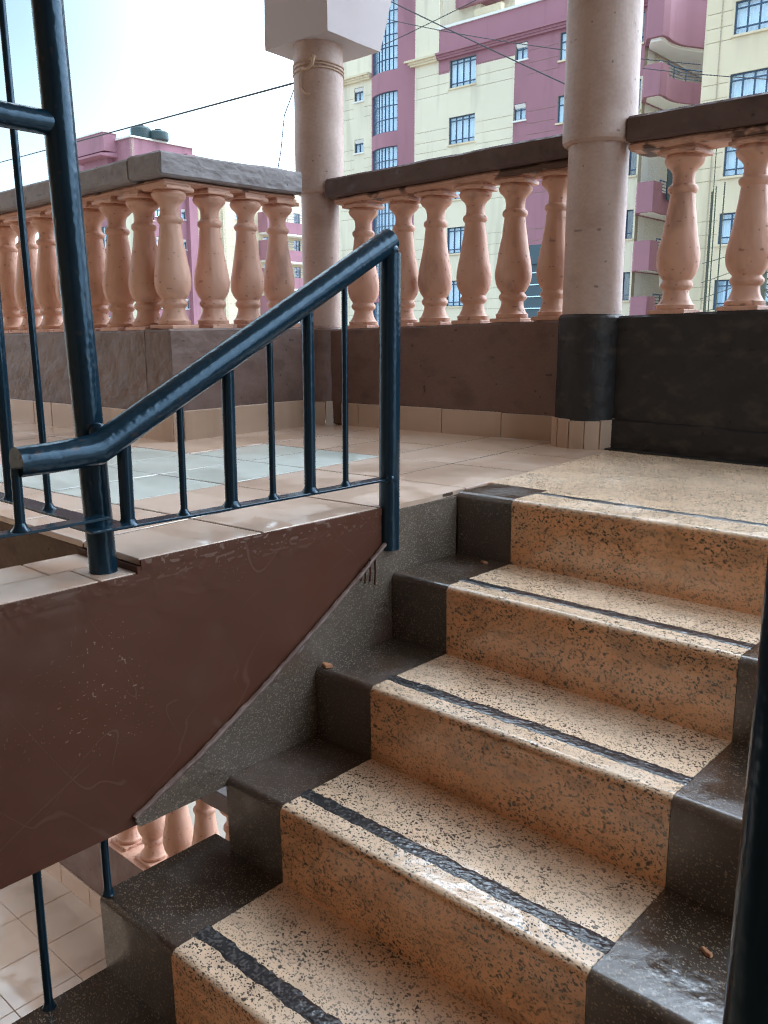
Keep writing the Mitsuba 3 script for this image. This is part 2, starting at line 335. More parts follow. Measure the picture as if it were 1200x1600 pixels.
# ------------------------------------------------------------------ the stair
stair = thing('staircase', 'flight of pale speckled terrazzo steps with dark ends and black grip strips', 'staircase')
def step_profile(k, depth):
    """(y, z) outline of one step with a rounded nose"""
    y, z = -k*D, -k*H; r = 0.016
    pts = [(y+0.004, z-H-0.02)]
    for a in np.linspace(math.pi, math.pi/2, 9): pts.append((y+r+r*math.cos(a), z-r+r*math.sin(a)))
    pts += [(y+depth, z), (y+depth, z-H-0.02)]
    return Polygon(pts)
def step_block(k, x0, x1, depth):
    m = extr(step_profile(k, depth), x1-x0)          # (y, z, x)
    v = m.vertices.copy(); m.vertices = np.stack([v[:, 2]+x0, v[:, 0], v[:, 1]], 1)
    return m
for k in range(0, 7):
    depth = 0.17 if k == 0 else D+0.02
    xl = 0.0075 if k < 4 else -0.062
    if k == 0: xl = 0.0075
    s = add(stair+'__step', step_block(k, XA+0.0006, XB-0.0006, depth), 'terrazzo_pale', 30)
    add(s+'__dark_end', step_block(k, xl, XA-0.0006, depth), 'terrazzo_dark', 30)
    add(s+'__dark_end', step_block(k, XB+0.0006, 1.06, depth), 'terrazzo_dark', 30)
    # black anti-slip strip with ragged edges, a little proud
    n = 120; xs = np.linspace(XA-0.004, XB+0.002, n); y0 = -k*D+(0.052 if k else 0.108); w = 0.033 if k else 0.024
    jag = lambda sd: (meshkit.noise(np.stack([xs*38, xs*0+sd, xs*0], 1), 3)-0.5)*0.006+(meshkit.noise(np.stack([xs*140, xs*0+sd, xs*0], 1), 5)-0.5)*0.004
    ya, yb = y0+jag(1.3+k*7), y0+w+jag(9.1+k*7); rows = 7; V = []
    for t in np.linspace(0, 1, rows):
        zz = xs*0-k*H+0.0002+(0.0013 if 0 < t < 1 else 0)+(0.0014*(meshkit.noise(np.stack([xs*70, xs*0+t*5, xs*0+k], 1), 2)-0.5) if 0 < t < 1 else 0)
        V.append(np.stack([xs, ya*(1-t)+yb*t, zz], 1))
    V = np.vstack(V); F = []
    for a in range(rows-1):
        for b in range(n-1): F.append([a*n+b, a*n+b+1, (a+1)*n+b+1, (a+1)*n+b])
    add(s+'__grip_strip', (V, F), 'grip_black', True)

# ------------------------------------------------------------------ the brown wall (deep beam) that carries the rail
wall = thing('stairwell_wall', 'glossy dark brown painted wall beside the stair, with sloping grey speckled band', 'wall')
def yz_slab(poly, x0, x1):
    m = extr(poly, x1-x0); v = m.vertices.copy(); m.vertices = np.stack([v[:, 2]+x0, v[:, 0], v[:, 1]], 1); return m
body = Polygon([(-4.2, -0.0412), (-0.945, -0.0412), (-0.945, -0.0135), (0.16, -0.0135), (0.16, -0.512), (-4.2, -0.512)])
m = cat([yz_slab(body, -0.21, 0.0), yz_slab(Polygon([(-0.9375, -0.02), (-0.9375, -0.0022), (-0.7, -0.0012), (-0.45, -0.003), (-0.262, -0.0015), (-0.262, -0.02)]), -0.0035, 0.0012), yz_slab(Polygon([(-4.2, -0.05), (-4.2, -0.0255), (-0.943, -0.0265), (-0.943, -0.05)]), -0.0035, 0.0012)])
add(wall+'__plaster', m, 'paint_brown')
band = Polygon([(-0.985, -0.497), (-0.70, -0.352), (-0.45, -0.205), (-0.30, -0.108), (-0.262, -0.075), (-0.258, -0.0125), (-0.003, -0.0125), (-0.003, -0.5145), (-0.975, -0.5145)])
add(wall+'__speckled_band', rough(yz_slab(band, -0.03, 0.0065), 0.0012, 40, 0.04), 'terrazzo_side', 40)
ridge = [(0.0075, y, z+0.003) for y, z in [(-0.985, -0.495), (-0.85, -0.43), (-0.70, -0.352), (-0.575, -0.28), (-0.45, -0.203), (-0.30, -0.106), (-0.27, -0.082)]]
rr = tube(ridge, 0.0055, 8); add(wall+'__plaster_ridge', rough(rr, 0.002, 60, 0.012), 'plinth_grey', True)
for y, z0, l in ((-0.335, -0.115, 0.055), (-0.352, -0.125, 0.045), (-0.318, -0.112, 0.07), (-0.365, -0.132, 0.03)):
    add(wall+'__paint_drip', tube([(0.008, y, z0), (0.008, y+0.001, z0-l*0.6), (0.0075, y, z0-l)], [0.0022, 0.0017, 0.0024], 6), 'paint_brown', True)
for y0, y1, x0, x1 in ((-1.39, -1.02, -0.105, -0.0045), (-1.016, -0.943, -0.105, -0.0045), (-1.39, -1.06, -0.212, -0.108), (-1.056, -0.943, -0.212, -0.108), (-1.76, -1.394, -0.105, -0.0045), (-1.76, -1.394, -0.212, -0.108)):
    add(wall+'__cap_tile', bx(x0, x1, y0, y1, -0.0405, -0.0245, 0.0015), 'tile_peach')

# ------------------------------------------------------------------ balusters
PROF = [(0, .0145), (.055, .0145), (.0578, .018), (.058, .025), (.0555, .031), (.050, .034), (.0455, .042), (.040, .056), (.0368, .070), (.0365, .079), (.041, .084), (.0455, .090),
        (.0465, .096), (.0450, .103), (.0405, .109), (.0395, .113), (.0445, .119), (.0520, .132), (.0575, .148), (.0605, .166), (.0612, .182), (.0600, .200), (.0560, .228), (.0510, .258), (.0460, .290),
        (.0415, .322), (.0380, .352), (.0355, .378), (.0345, .390), (.0375, .393), (.0410, .398), (.0422, .405), (.0412, .412), (.0370, .417), (.0325, .420), (.0305, .432), (.0305, .445), (.0330, .458),
        (.0390, .468), (.0475, .476), (.0535, .485), (.0562, .496), (.0555, .505), (.0520, .509), (.0520, .5095), (0, .5095)]
BH = 0.535
def baluster_mesh(seed):
    m = lathe([(r*1.13 if .03 < z < .5 else r*1.06, z) for r, z in PROF], 44); P = m.vertices.copy(); r = np.hypot(P[:, 0], P[:, 1])[:, None]+1e-6
    d = meshkit.noise(P*22+seed*13.7, 1)-0.5; e = meshkit.noise(P*70+seed*5.1, 2)-0.5
    rad = np.c_[P[:, :2]/r, np.zeros(len(P))]
    an = np.arctan2(P[:, 1], P[:, 0])+.4*seed; d = d+.45*(np.abs(np.sin(an)) < .08)+.25*(np.sin(an) > 0)      # the seam of the two-part mould
    m.vertices = P+rad*(d*0.0035+e*0.0014)[:, None]*(r > 0.01)
    return m
PLATE = cat([bx(-.066, .066, -.066, .066, 0, .0148, .002)])
ABACUS = cat([bx(-.067, .067, -.067, .067, .509, .5225, .002), bx(-.059, .059, -.059, .059, .522, .535, .002)])
BAL = [ply(baluster_mesh(i), 'baluster_paint', 35) for i in range(3)]
PL = ply(rough(PLATE, 0.0025, 30, 0.03, 1), 'baluster_paint', 30)
AB = ply(rough(ABACUS, 0.0025, 30, 0.03, 2), 'baluster_paint', 30)
nb = [0]
def baluster(parent, fr, s, t, z0, h):
    nb[0] += 1; i = nb[0]
    o = fr.at(s, t, z0); ang = math.degrees(math.atan2(fr.e[1], fr.e[0]))
    tw = rng.uniform(-2.5, 2.5)
    M = T().translate(o.tolist()).rotate([0, 0, 1], ang+tw).scale([1, 1, h/BH])
    M2 = T().translate(o.tolist()).rotate([0, 0, 1], ang+tw+rng.uniform(0, 360)).scale([1, 1, h/BH])
    b = add(parent+'__baluster', BAL[i % 3], None, M=M2)
    add(b+'__base_plate', PL, None, M=M)
    add(b+'__cap_plate', AB, None, M=M)

def hexa(fr, s0, s1, t0, t1, za0, za1, zb0, zb1, amp=0.003, edge=0.04, ch=0.008):
    """a box along the wall whose bottom runs za0..zb0 and top za1..zb1"""
    m = bx(s0, s1, t0, t1, 0, 1, 0)
    m = bx(s0, s1, t0, t1, 0.0, max(za1-za0, 1e-3), ch)
    v = m.vertices.copy(); u = (v[:, 0]-s0)/(s1-s0); w = v[:, 2]/(za1-za0)
    lo = za0+(zb0-za0)*u; hi = za1+(zb1-za1)*u
    v[:, 2] = lo+(hi-lo)*w; m.vertices = v
    m = rough(m, amp, 12, edge)
    return fr.put(m)
def skirting(parent, fr, cuts, h0=0.112, t=-0.010):
    for a, b in zip(cuts[:-1], cuts[1:]):
        hh = h0+rng.uniform(-.004, .004)
        add(parent+'__skirting_tile', fr.put(bx(a+.0015, b-.0015, t-rng.uniform(0, .0012), -0.0005, -0.003, hh, .0016)), 'tile_skirt')

fL = Frame((-3.4, .05), (-1.43, .125), 1); fY = Frame((-1.43, .125), (-1.50, .93), 1)
fM = Frame((-1.45, .985), (-.36, 1.115), 1); fR = Frame((-.06, 1.062), (2.6, 0.911), 1)

# corner balustrade
b1 = thing('balustrade', 'cornered balcony balustrade with weathered grey rail and terracotta balusters, beyond the stair rail', 'balustrade')
add(b1+'__plinth', hexa(fL, 0, fL.L-.147, 0, .15, 0, .392, 0, .4135, .0025, .05), 'plinth_grey', 40)
add(b1+'__plinth', hexa(fY, 0.0, fY.L+.02, 0.0, .1475, 0, .4165, 0, .432, .0025, .04), 'plinth_grey', 40)
add(b1+'__rail', hexa(fL, 0, fL.L-.1605, -.027, .165, .905, .985, .945, 1.0265, .002, .03), 'rail_grey', 40)
add(b1+'__rail', hexa(fY, -.026, fY.L-.085, -.025, .160, .951, 1.032, .974, 1.064, .0028, .022, .007), 'rail_grey', 40)
add(b1+'__soffit_board', hexa(fL, 0, fL.L-.01, .01, .135, .885, .904, .925, .947, .002, .05), 'soffit_paint', 40)
add(b1+'__soffit_board', hexa(fY, .02, fY.L-.09, .010, .132, .937, .950, .958, .973, .002, .05), 'soffit_paint', 40)
for s in (1.744, 1.568, 1.392, 1.216, 1.04, .864, .688, .512, .336):
    zp = .392+(.415-.392)*s/fL.L; zr = .885+(.925-.885)*s/fL.L
    baluster(b1, fL, s, .075, zp, zr-zp+.003)
for s in (.09, .288, .482, .668):
    zp = .4165+(.432-.4165)*s/fY.L; zr = .937+(.958-.937)*s/fY.L
    baluster(b1, fY, s, .075, zp, zr-zp+.003)
skirting(b1, fL, [0, .27, .56, .74, .97, 1.12, 1.40, 1.70, fL.L+.008], .105)
skirting(b1, fY, [-.008, .045, .27, .30, .535, .775], .112)

# middle balustrade
b2 = thing('balustrade', 'balustrade with dark brown rail and terracotta balusters between the two round columns', 'balustrade')
add(b2+'__plinth', hexa(fM, -.02, fM.L+.04, 0, .15, 0, .419, 0, .455, .0025, .04), 'plinth_brown', 40)
add(b2+'__rail', hexa(fM, -.012, fM.L+.06, -.022, .165, .969, 1.050, 1.024, 1.106, .002, .03), 'rail_brown', 40)
add(b2+'__soffit_board', hexa(fM, .02, fM.L+.05, -.004, .145, .945, .968, .996, 1.023, .003, .03), 'soffit_paint', 40)
for s in (.125, .334, .493, .675, .850, 1.026):
    zp = .419+(.455-.419)*s/fM.L; zr = .945+(.996-.945)*s/fM.L
    baluster(b2, fM, s, .075, zp, zr-zp+.003)
skirting(b2, fM, [0.06, .155, .31, .585, .86, fM.L+.02], .100)

# right balustrade
b3 = thing('balustrade', 'balustrade with blackened dirty plinth and two fat balusters against the pale flats', 'balustrade')
add(b3+'__plinth', hexa(fR, -.06, fR.L, 0, .15, 0, .464, 0, .545, .003, .035), 'plinth_black', 40)
add(b3+'__toe_band', hexa(fR, -.05, fR.L, -.014, 0.004, 0, .108, 0, .074, .003, .03, .004), 'plinth_black', 40)
add(b3+'__dirt_fillet', hexa(fR, -.05, fR.L, -.05, -0.012, -0.003, .006, -0.003, .012, .004, .02, .002), 'plinth_black', 40)
add(b3+'__rail', hexa(fR, -.05, fR.L, -.025, .165, 1.026, 1.108, .976, 1.076, .002, .03), 'rail_brown', 40)
add(b3+'__soffit_board', hexa(fR, -.05, fR.L, -.008, .145, 1.0, 1.0255, .951, .9755, .003, .03), 'soffit_paint', 40)
for s in (.118, .356, .60, .84, 1.08, 1.32, 1.56, 1.80, 2.04, 2.28):
    zp = .464+(.545-.464)*s/fR.L; zr = 1.0+(.951-1.0)*s/fR.L
    baluster(b3, fR, s, .075, zp, zr-zp+.003)

# ------------------------------------------------------------------ columns
def column(cx, cy, r_low, r_up, zb, zj, r_base, base_mat, label, ntile, lean=0.0):
    c = thing('column', label, 'column')
    def rev(prof, n=64):
        m = lathe(prof, n); m = rough(m, 0.0018, 7, 0.06, 3); m.vertices = m.vertices+np.array([cx, cy, 0])-np.outer(m.vertices[:, 2]-.5, [lean, 0, 0]); return m
    add(c+'__base', rev([(0, .10), (r_base, .10), (r_base, .2), (r_base-.001, zb-.012), (r_base-.008, zb-.002), (r_low-.01, zb+.004), (0, zb+.004)]), base_mat, 40)
    add(c+'__shaft', rev([(0, zb), (r_low, zb), (r_low, .7), (r_low, zj+.02), (0, zj+.02)]), 'column_paint', 40)
    add(c+'__sleeve', rev([(0, zj), (r_up-.012, zj), (r_up-.002, zj+.008), (r_up, zj+.02), (r_up, 1.3), (r_up+.001, 1.62), (0, 1.62)]), 'column_paint', 40)
    for i in range(ntile):
        a0 = 2*math.pi*i/ntile; hw = math.pi*(r_base+.004)/ntile-.0012
        m = bx(-hw, hw, -.004, .004, -.003, .104+rng.uniform(-.004, .004), .001)
        m.apply_transform(trimesh.transformations.rotation_matrix(a0+math.pi/2, (0, 0, 1))); m.apply_translation((cx+(r_base+.003)*math.cos(a0), cy+(r_base+.003)*math.sin(a0), 0))
        add(c+'__skirting_tile', m, 'tile_skirt')
    return c
c1 = column(-1.553, 1.03, .083, .106, .43, 1.0, .112, 'plinth_brown', 'round pinkish column with a block head and a rope tied round its neck', 14, .004)
c2 = column(-.226, 1.085, .103, .124, .47, 1.035, .116, 'plinth_black', 'round pinkish column with black base and narrow skirting tiles, beside the terrazzo landing', 14, .006)
# block head of the first column: a corbel that widens upwards on its outer side
m = extr(Polygon([(.916, 1.605), (1.236, 1.595), (1.315, 1.84), (1.45, 2.25), (1.45, 3.4), (.916, 3.4)]), .385); v = m.vertices.copy(); m.vertices = np.stack([v[:, 2]-1.768, v[:, 0], v[:, 1]], 1)
add(c1+'__block_head', rough(m, .0018, 9, .06), 'beam_paint', 30)
add(c2+'__block_head', bx(-.42, -.03, .90, 1.24, 1.62, 3.4, .004), 'beam_paint')

# rope round the first column's neck
rope = thing('rope', 'pale rope tied round the neck of the column, with a curled loose end', 'rope')
for z, w in ((1.505, .1085), (1.490, .1085), (1.520, .1085)):
    a = np.linspace(0, 2*math.pi, 50); add(rope+'__loop', tube(np.stack([-1.555+w*np.cos(a), 1.03+w*np.sin(a), z+.006*np.sin(2*a+z*40)], 1), .0028, 6, False), 'rope_fibre', True)
ka = np.array([-1.497, .93, 1.497])
add(rope+'__knot', tube([ka+(-.075, .012, -.012), ka+(-.04, -.008, -.006), ka+(-.01, -.014, -.014), ka+(.02, -.012, .0), ka+(.03, -.010, .03), ka+(.015, -.012, .04), ka+(.008, -.012, .015)], .0062, 8), 'rope_fibre', True)
add(rope+'__loose_end', tube([ka+(-.03, -.010, -.004), ka+(-.055, -.014, -.03), ka+(-.055, -.014, -.075), ka+(-.03, -.012, -.105), ka+(.0, -.012, -.112)], .0048, 8), 'rope_fibre', True)

# ------------------------------------------------------------------ stair railing
rl = thing('stair_railing', 'sloping navy pipe handrail on alternating thick and thin rods, beside the steps', 'railing')
add(rl+'__end_post', tube([(.002, -.262, -.105), (.002, -.262, .2), (.002, -.262, .578)], .0245, 24), 'paint_navy', 40)
ax = [(0, -1.150, .199), (0, -1.09, .201), (0, -1.032, .2045), (0, -1.0116, .2060), (0, -.994, .2146)]
yy = np.linspace(-.965, -.262, 9); ax += [(0, y, .2165+(y+.99)*.5335) for y in yy]
add(rl+'__handrail', tube(ax, [.0245, .0252, .0262, .0275, .0268]+[.0268]*9, 28), 'paint_navy', 40)
add(rl+'__weld', trimesh.creation.icosphere(2, .016).apply_translation((-.036, -.985, .232)), 'paint_navy', True)
add(rl+'__weld', rough(trimesh.creation.icosphere(2, .017).apply_translation((.012, -.268, .585)), .003, 40, .02), 'paint_navy', True)
add(rl+'__weld', rough(trimesh.creation.icosphere(2, .010).apply_translation((.018, -.275, .067)), .003, 40, .02), 'paint_navy', True)
add(rl+'__flat_bar', rough(bx(-.020, .014, -1.0, -.26, .0625, .0675, .0008), .0016, 9, .05), 'paint_navy', 40)
add(rl+'__flat_bar', rough(bx(-.020, .012, -1.90, -1.0, .084, .089, .0008), .0016, 9, .05), 'paint_navy', 40)
add(rl+'__fixing_plate', bx(-.045, .030, -1.045, -.965, .0685, .073, .001), 'paint_navy')
for i, y in enumerate((-.957, -.838, -.726, -.619, -.514, -.405)):
    r = .0125 if i % 2 == 0 else .0066
    top = .2165+(y+.99)*.5335-.02
    add(rl+'__rod', tube([(-.002, y, .064), (-.002, y, top)], r, 16), 'paint_navy', 40)
    add(rl+'__weld', lathe([(0, .066), (r+.007, .066), (r+.003, .071), (r, .077), (0, .077)], 14).apply_translation((-.002, y, .001)), 'paint_navy', 40)
for y in (-1.152, -1.42, -1.66):
    add(rl+'__rod', tube([(0, y, .086), (0, y, .19 if y > -1.2 else .71)], .0082, 14), 'paint_navy', 40)
    add(rl+'__weld', lathe([(0, .088), (.0165, .088), (.011, .094), (.008, .101), (0, .101)], 14).apply_translation((0, y, .001)), 'paint_navy', 40)

gr = thing('stairwell_grille', 'tall navy pipe post with side bar and long thin rods, cut by the top edge', 'grille')
PX, PY = -.056, -.980
add(gr+'__post', tube([(PX, PY, -.0255), (PX-.012, PY-.011, .45), (PX-.022, PY-.020, .9), (PX-.08, PY-.07, 3.4)], .0248, 28), 'paint_navy', 40)
add(gr+'__cross_bar', tube([(PX-.020, PY-.018, .735), (PX-.020, -1.95, .735)], .0195, 20), 'paint_navy', 40)
add(gr+'__flat_bar', rough(bx(-1.35, -.06, -1.005, -.962, .0625, .0675, .0008), .0016, 9, .05), 'paint_navy', 40)
add(gr+'__flat_bar', bx(-1.35, -.06, -1.0, -.965, 1.92, 1.926, .0008), 'paint_navy')
for x, r, lean in ((-.238, .0066, -.062), (-.395, .0125, 0), (-.55, .0066, 0), (-.72, .0125, 0), (-.88, .0066, 0), (-1.05, .0125, 0), (-1.2, .0066, 0)):
    add(gr+'__rod', tube([(x, -.983, .064), (x+lean, -.983, 1.922)], r, 14), 'paint_navy', 40)
    add(gr+'__weld', lathe([(0, .066), (r+.008, .066), (r+.003, .071), (r, .078), (0, .078)], 14).apply_translation((x, -.983, .001)), 'paint_navy', 40)

for (x, y, z0, lab) in ((-.05, -1.018, -.66, 'short navy rod standing on the dark tread under the brown wall'), (-.049, -1.152, -.825, 'long thin navy rod against the pale tiles below the brown wall')):
    q = thing('baluster_rod', lab, 'rod')
    add(q+'__bar', tube([(x, y, z0-.002), (x-.004, y, -.508)], .0078, 14), 'paint_navy', 40)
    add(q+'__weld_collar', lathe([(0, 0), (.013, 0), (.010, .005), (.008, .012), (0, .012)], 14).apply_translation((x, y, z0)), 'paint_navy', 40)

q = thing('pipe_post', 'nearly black pipe post at the near edge of the stair, cut by the frame', 'post')
add(q+'__pipe', tube([(1.087, -.850, -4*H), (1.089, -.85, .3), (1.094, -.852, 3.4)], .0365, 28), 'paint_navy', 40)
add(q+'__base_flange', lathe([(0, 0), (.06, 0), (.058, .006), (.04, .010), (.0365, .016), (0, .016)], 28).apply_translation((1.087, -.85, -4*H)), 'paint_navy', 40)

# small broken bits lying on the stair
def flake(x, y, z, s, seed, lab):
    r = np.random.default_rng(seed); a = np.sort(r.uniform(0, 2*math.pi, 8)); rad = s*r.uniform(.6, 1.1, 8)
    P = np.vstack([np.c_[rad*np.cos(a), rad*np.sin(a)*.6, np.zeros(8)], np.c_[rad*np.cos(a)*.85, rad*np.sin(a)*.5, r.uniform(.3, .45, 8)*s]])+(x, y, z)
    q = thing('clay_chip', lab, 'chip'); add(q, trimesh.convex.convex_hull(P), 'chip_clay')
flake(.026, -2*D+.018, -2*H+.001, .017, 3, 'orange clay chip on the left corner of a dark tread')
flake(.120, -.035, -H+.001, .011, 5, 'small orange chip at the foot of the topmost riser')
flake(.945, -.62, -3*H+.001, .014, 8, 'small tan flake on the dark end of a tread near the black post')

# ------------------------------------------------------------------ floor below and its balustrade
ZF = -2.42
f2 = struct('floor_below'); add(f2, bx(-4.6, 2.7, -4.2, .12, ZF-.2, ZF-.006), 'grout')
for i in range(-2, 15):
    for j in range(-8, 1):
        x1 = .05-i*.285; y1 = .112+j*.285
        if x1 > -.2 or x1 < -3.6: continue
        add(f2+'__tile', bx(x1-.282, x1, y1-.282, y1, ZF-.008, ZF+rng.uniform(-.0005, .0005), .0016), 'tile_peach')
b4 = thing('balustrade', 'pale terracotta balustrade of the floor below, glimpsed under the brown wall', 'balustrade')
f4 = Frame((-4.6, .12), (.6, .12), 1)
add(b4+'__plinth', hexa(f4, 0, f4.L, 0, .17, ZF, ZF+.43, ZF, ZF+.43, .002, .08), 'plinth_brown', 40)
add(b4+'__ledge', f4.put(bx(0, f4.L, -.004, .18, ZF+.4305, ZF+.436, .001)), 'baluster_paint')
add(b4+'__rail', hexa(f4, 0, f4.L, -.025, .17, ZF+.98, ZF+1.06, ZF+.98, ZF+1.06, .003, .08), 'rail_brown', 40)
for i in range(12):
    baluster(b4, f4, 4.6-1.86-.205*(i-3), .085, ZF+.436, .545)
for a, bb in zip(np.arange(0, 5.0, .285), np.arange(.285, 5.2, .285)):
    add(b4+'__skirting_tile', f4.put(bx(a+.0015, bb-.0015, -.010, -.0005, ZF, ZF+.11, .0016)), 'tile_skirt')

# ------------------------------------------------------------------ far buildings
class Fac:
    def __init__(s, O, u, n, bend=None): s.O, s.u, s.n, s.bend = np.array(O, float), np.array(u, float), np.array(n, float), bend
    def put(s, m):
        m = m.copy(); v = np.array(m.vertices)                # (a, b, c): along, outwards, up
        a, b, c = v[:, 0], v[:, 1], v[:, 2]
        if s.bend is not None: a, b = s.bend(a, b)
        m.vertices = s.O+np.outer(a, s.u)+np.outer(b, s.n)+np.outer(c, [0, 0, 1.0])
        if np.dot(np.cross(s.u, s.n), [0, 0, 1]) < 0: m.invert()
        return m
def panel(poly, b0, b1):
    m = extr(poly, b1-b0); v = m.vertices.copy(); m.vertices = np.stack([v[:, 0], v[:, 2]+b0, v[:, 1]], 1); m.invert(); return m
def window(par, F, a0, a1, c0, c1, cols=3, trans=(.16, .84), vent=False, dark=False, bar=.042, seg=1, curtain=True):
    B = []; w = a1-a0; h = c1-c0; d0, d1 = -.13, -.07
    sub = np.linspace(a0, a1, seg+1)
    for c in (c0+bar/2, c1-bar/2, *[c0+h*t for t in trans]):
        B += [bx(p, q, d0, d1, c-bar/2, c+bar/2) for p, q in zip(sub[:-1], sub[1:])]
    for a in np.linspace(a0+bar/2, a1-bar/2, cols+1): B.append(bx(a-bar/2, a+bar/2, d0-.004, d1+.004, c0+.001, c1-.001))
    wk = add(par+'__window', F.put(cat(B)), 'frame_navy')
    n = max(2, seg+1); A = np.linspace(a0, a1, n)
    V = np.vstack([np.c_[A, np.full(n, -.10), np.full(n, c0)], np.c_[A, np.full(n, -.10), np.full(n, c1)]])
    Fq = [[i, i+1, n+i+1, n+i] for i in range(n-1)]
    gm = trimesh.Trimesh(V, [t for q in Fq for t in ([q[0], q[1], q[2]], [q[0], q[2], q[3]])], process=False)
    add(wk+'__pane', F.put(gm), 'window_glass')
    n = int(max(24, w*26)); A = np.linspace(a0-.02, a1+.02, n); b = -.22+.025*np.sin(A*31)+.012*np.sin(A*47+1)
    V = np.vstack([np.c_[A, b, np.full(n, c0-.02)], np.c_[A, b, np.full(n, c1+.02)]])
    cm = trimesh.Trimesh(V, [t for i in range(n-1) for t in ([i, i+1, n+i+1], [i, n+i+1, n+i])], process=False)
    add(wk+'__curtain', F.put(cm), 'curtain_dark' if dark else 'curtain_cloth')
    if seg == 1: add(wk+'__sill', F.put(bx(a0-.06, a1+.06, -.10, .07, c0-.07, c0-.001)), 'trim_white' if vent else 'facade_yellow')
    if vent:
        m = bx(a0+.03, a1-.03, -.02, .02, c1-h*.30, c1-.03)
        m.apply_transform(trimesh.transformations.rotation_matrix(-.5, (1, 0, 0), ((a0+a1)/2, 0, c1-.03)))
        add(wk+'__vent_flap', F.put(m), 'trim_white')
    return sbox(a0, c0, a1, c1)
def facade(par, F, zones, holes, grooves, thick=.28):
    """zones: [(polygon, material)]; holes: window openings; grooves: [(a0, a1, c)] thin recessed joints"""
    H_ = unary_union(holes) if holes else Polygon()
    G_ = unary_union([sbox(a0, c-.011, a1, c+.011) for a0, a1, c in grooves]) if grooves else Polygon()
    for poly, mat in zones:
        add(par+'__wall', F.put(panel(poly.difference(H_).difference(G_), -.025, 0)), mat)
        add(par+'__wall_core', F.put(panel(poly.difference(H_), -thick, -.0255)), 'groove_grey')

# --- cream and pink apartment block straight ahead
A = thing('apartment_block', 'tall cream and pink apartment block with curved glazed stair bay, behind the middle balustrade', 'building')
FA = Fac((0, 33, 0), (1, 0, 0), (0, -1, 0))
S = 2.5; tops = [13.0-S*i for i in range(7)]
holes, gro = [], []
for t in tops:
    if t < -5: continue
    holes.append(window(A, FA, -25.72, -24.2, t-1.22, t, 4, (.16, .86)))
    holes.append(window(A, FA, -22.04, -21.42, t-.70, t, 2, (.62,), vent=True))
    holes.append(window(A, FA, -19.80, -18.6, t-1.12, t-.02, 2, (.66,)))
    holes.append(window(A, FA, -31.94, -31.30, t-.80, t-.14, 2, (.66,), vent=True))
    holes.append(window(A, FA, -16.33, -15.98, t+.02-1.18, t, 1, (.2,), dark=True))
    for dz in (.42, .92, 1.38):
        gro += [(-27.80, -25.78, t-dz), (-24.14, -22.10, t-dz), (-33.0, -31.98, t-dz-.2), (-31.26, -30.72, t-dz-.2), (-21.36, -19.86, t-dz), (-16.9, -16.36, t-dz)]
cream_r = Polygon([(-27.85, -7), (-22.07, -7), (-22.07, 12.54), (-25.76, 12.54), (-25.76, 12.50), (-26.38, 12.50), (-26.38, 17.2), (-27.85, 17.2)])
pink_r = Polygon([(-22.07, -7), (-16.95, -7), (-16.95, 14.45), (-26.38, 14.45), (-26.38, 12.50), (-25.76, 12.50), (-25.76, 12.54), (-22.07, 12.54)])
cream_l = sbox(-33.2, -7, -30.72, 17.2); strip = sbox(-16.95, -7, -15.9, 10.6); strip_p = sbox(-16.95, 10.6, -15.9, 14.45)
facade(A, FA, [(cream_r, 'facade_cream'), (pink_r, 'facade_pink'), (cream_l, 'facade_cream'), (strip, 'facade_cream'), (strip_p, 'facade_pink')], holes, gro)
core = [bx(-33.2, -15.92, 33.9, 40.5, -7, 14.3)]
add(A+'__core', cat(core), 'facade_cream')
def cornice(a0, a1, z, mat):
    add(A+'__cornice', cat([bx(a0, a1, 32.78, 33.0, z, z+.10), bx(a0, a1, 32.68, 33.0, z+.10, z+.19), bx(a0+.02, a1-.02, 32.84, 33.0, z-.09, z)]), mat)
cornice(-28.3, -26.38, 13.2, 'facade_yellow'); cornice(-26.38, -15.75, 13.2, 'facade_pink'); cornice(-33.3, -30.72, 13.2, 'facade_yellow')
add(A+'__parapet_cap', bx(-26.45, -15.9, 32.93, 33.35, 14.45, 14.56), 'trim_white')
# curved bay
chord, sag = 2.87, .55; R = (chord**2/4+sag**2)/(2*sag); phi = math.asin(chord/2/R); arc = 2*R*phi
def bend(a, b):
    th = (a/arc-.5)*2*phi
    return chord/2+(R+b)*np.sin(th), (R+b)*np.cos(th)-R*math.cos(phi)
FB = Fac((-30.72, 33, 0), (1, 0, 0), (0, -1, 0), bend)
ws = (.16, arc-.86); bh = []; N = 26
for c0, c1, tr in [(13.1, 16.3, (.17, .34, .51, .67, .84)), (10.28, 12.15, (.33, .66)), (7.72, 9.6, (.33, .66)), (5.2, 7.08, (.33, .66)), (2.65, 4.55, (.33, .66)), (.15, 2.05, (.33, .66))]:
    window(A, FB, ws[0], ws[1], c0, c1, 8, tr, seg=16, bar=.036); bh.append(sbox(ws[0], c0, ws[1], c1))
bh = unary_union(bh); aa = np.linspace(0, arc, N)
pieces = []
for p, q in zip(aa[:-1], aa[1:]):
    g_ = sbox(p, -7, q, 17.2).difference(bh)
    for gg in getattr(g_, 'geoms', [g_]): pieces.append(panel(gg, -.28, 0))
add(A+'__bay_wall', FB.put(cat(pieces)), 'facade_pink')
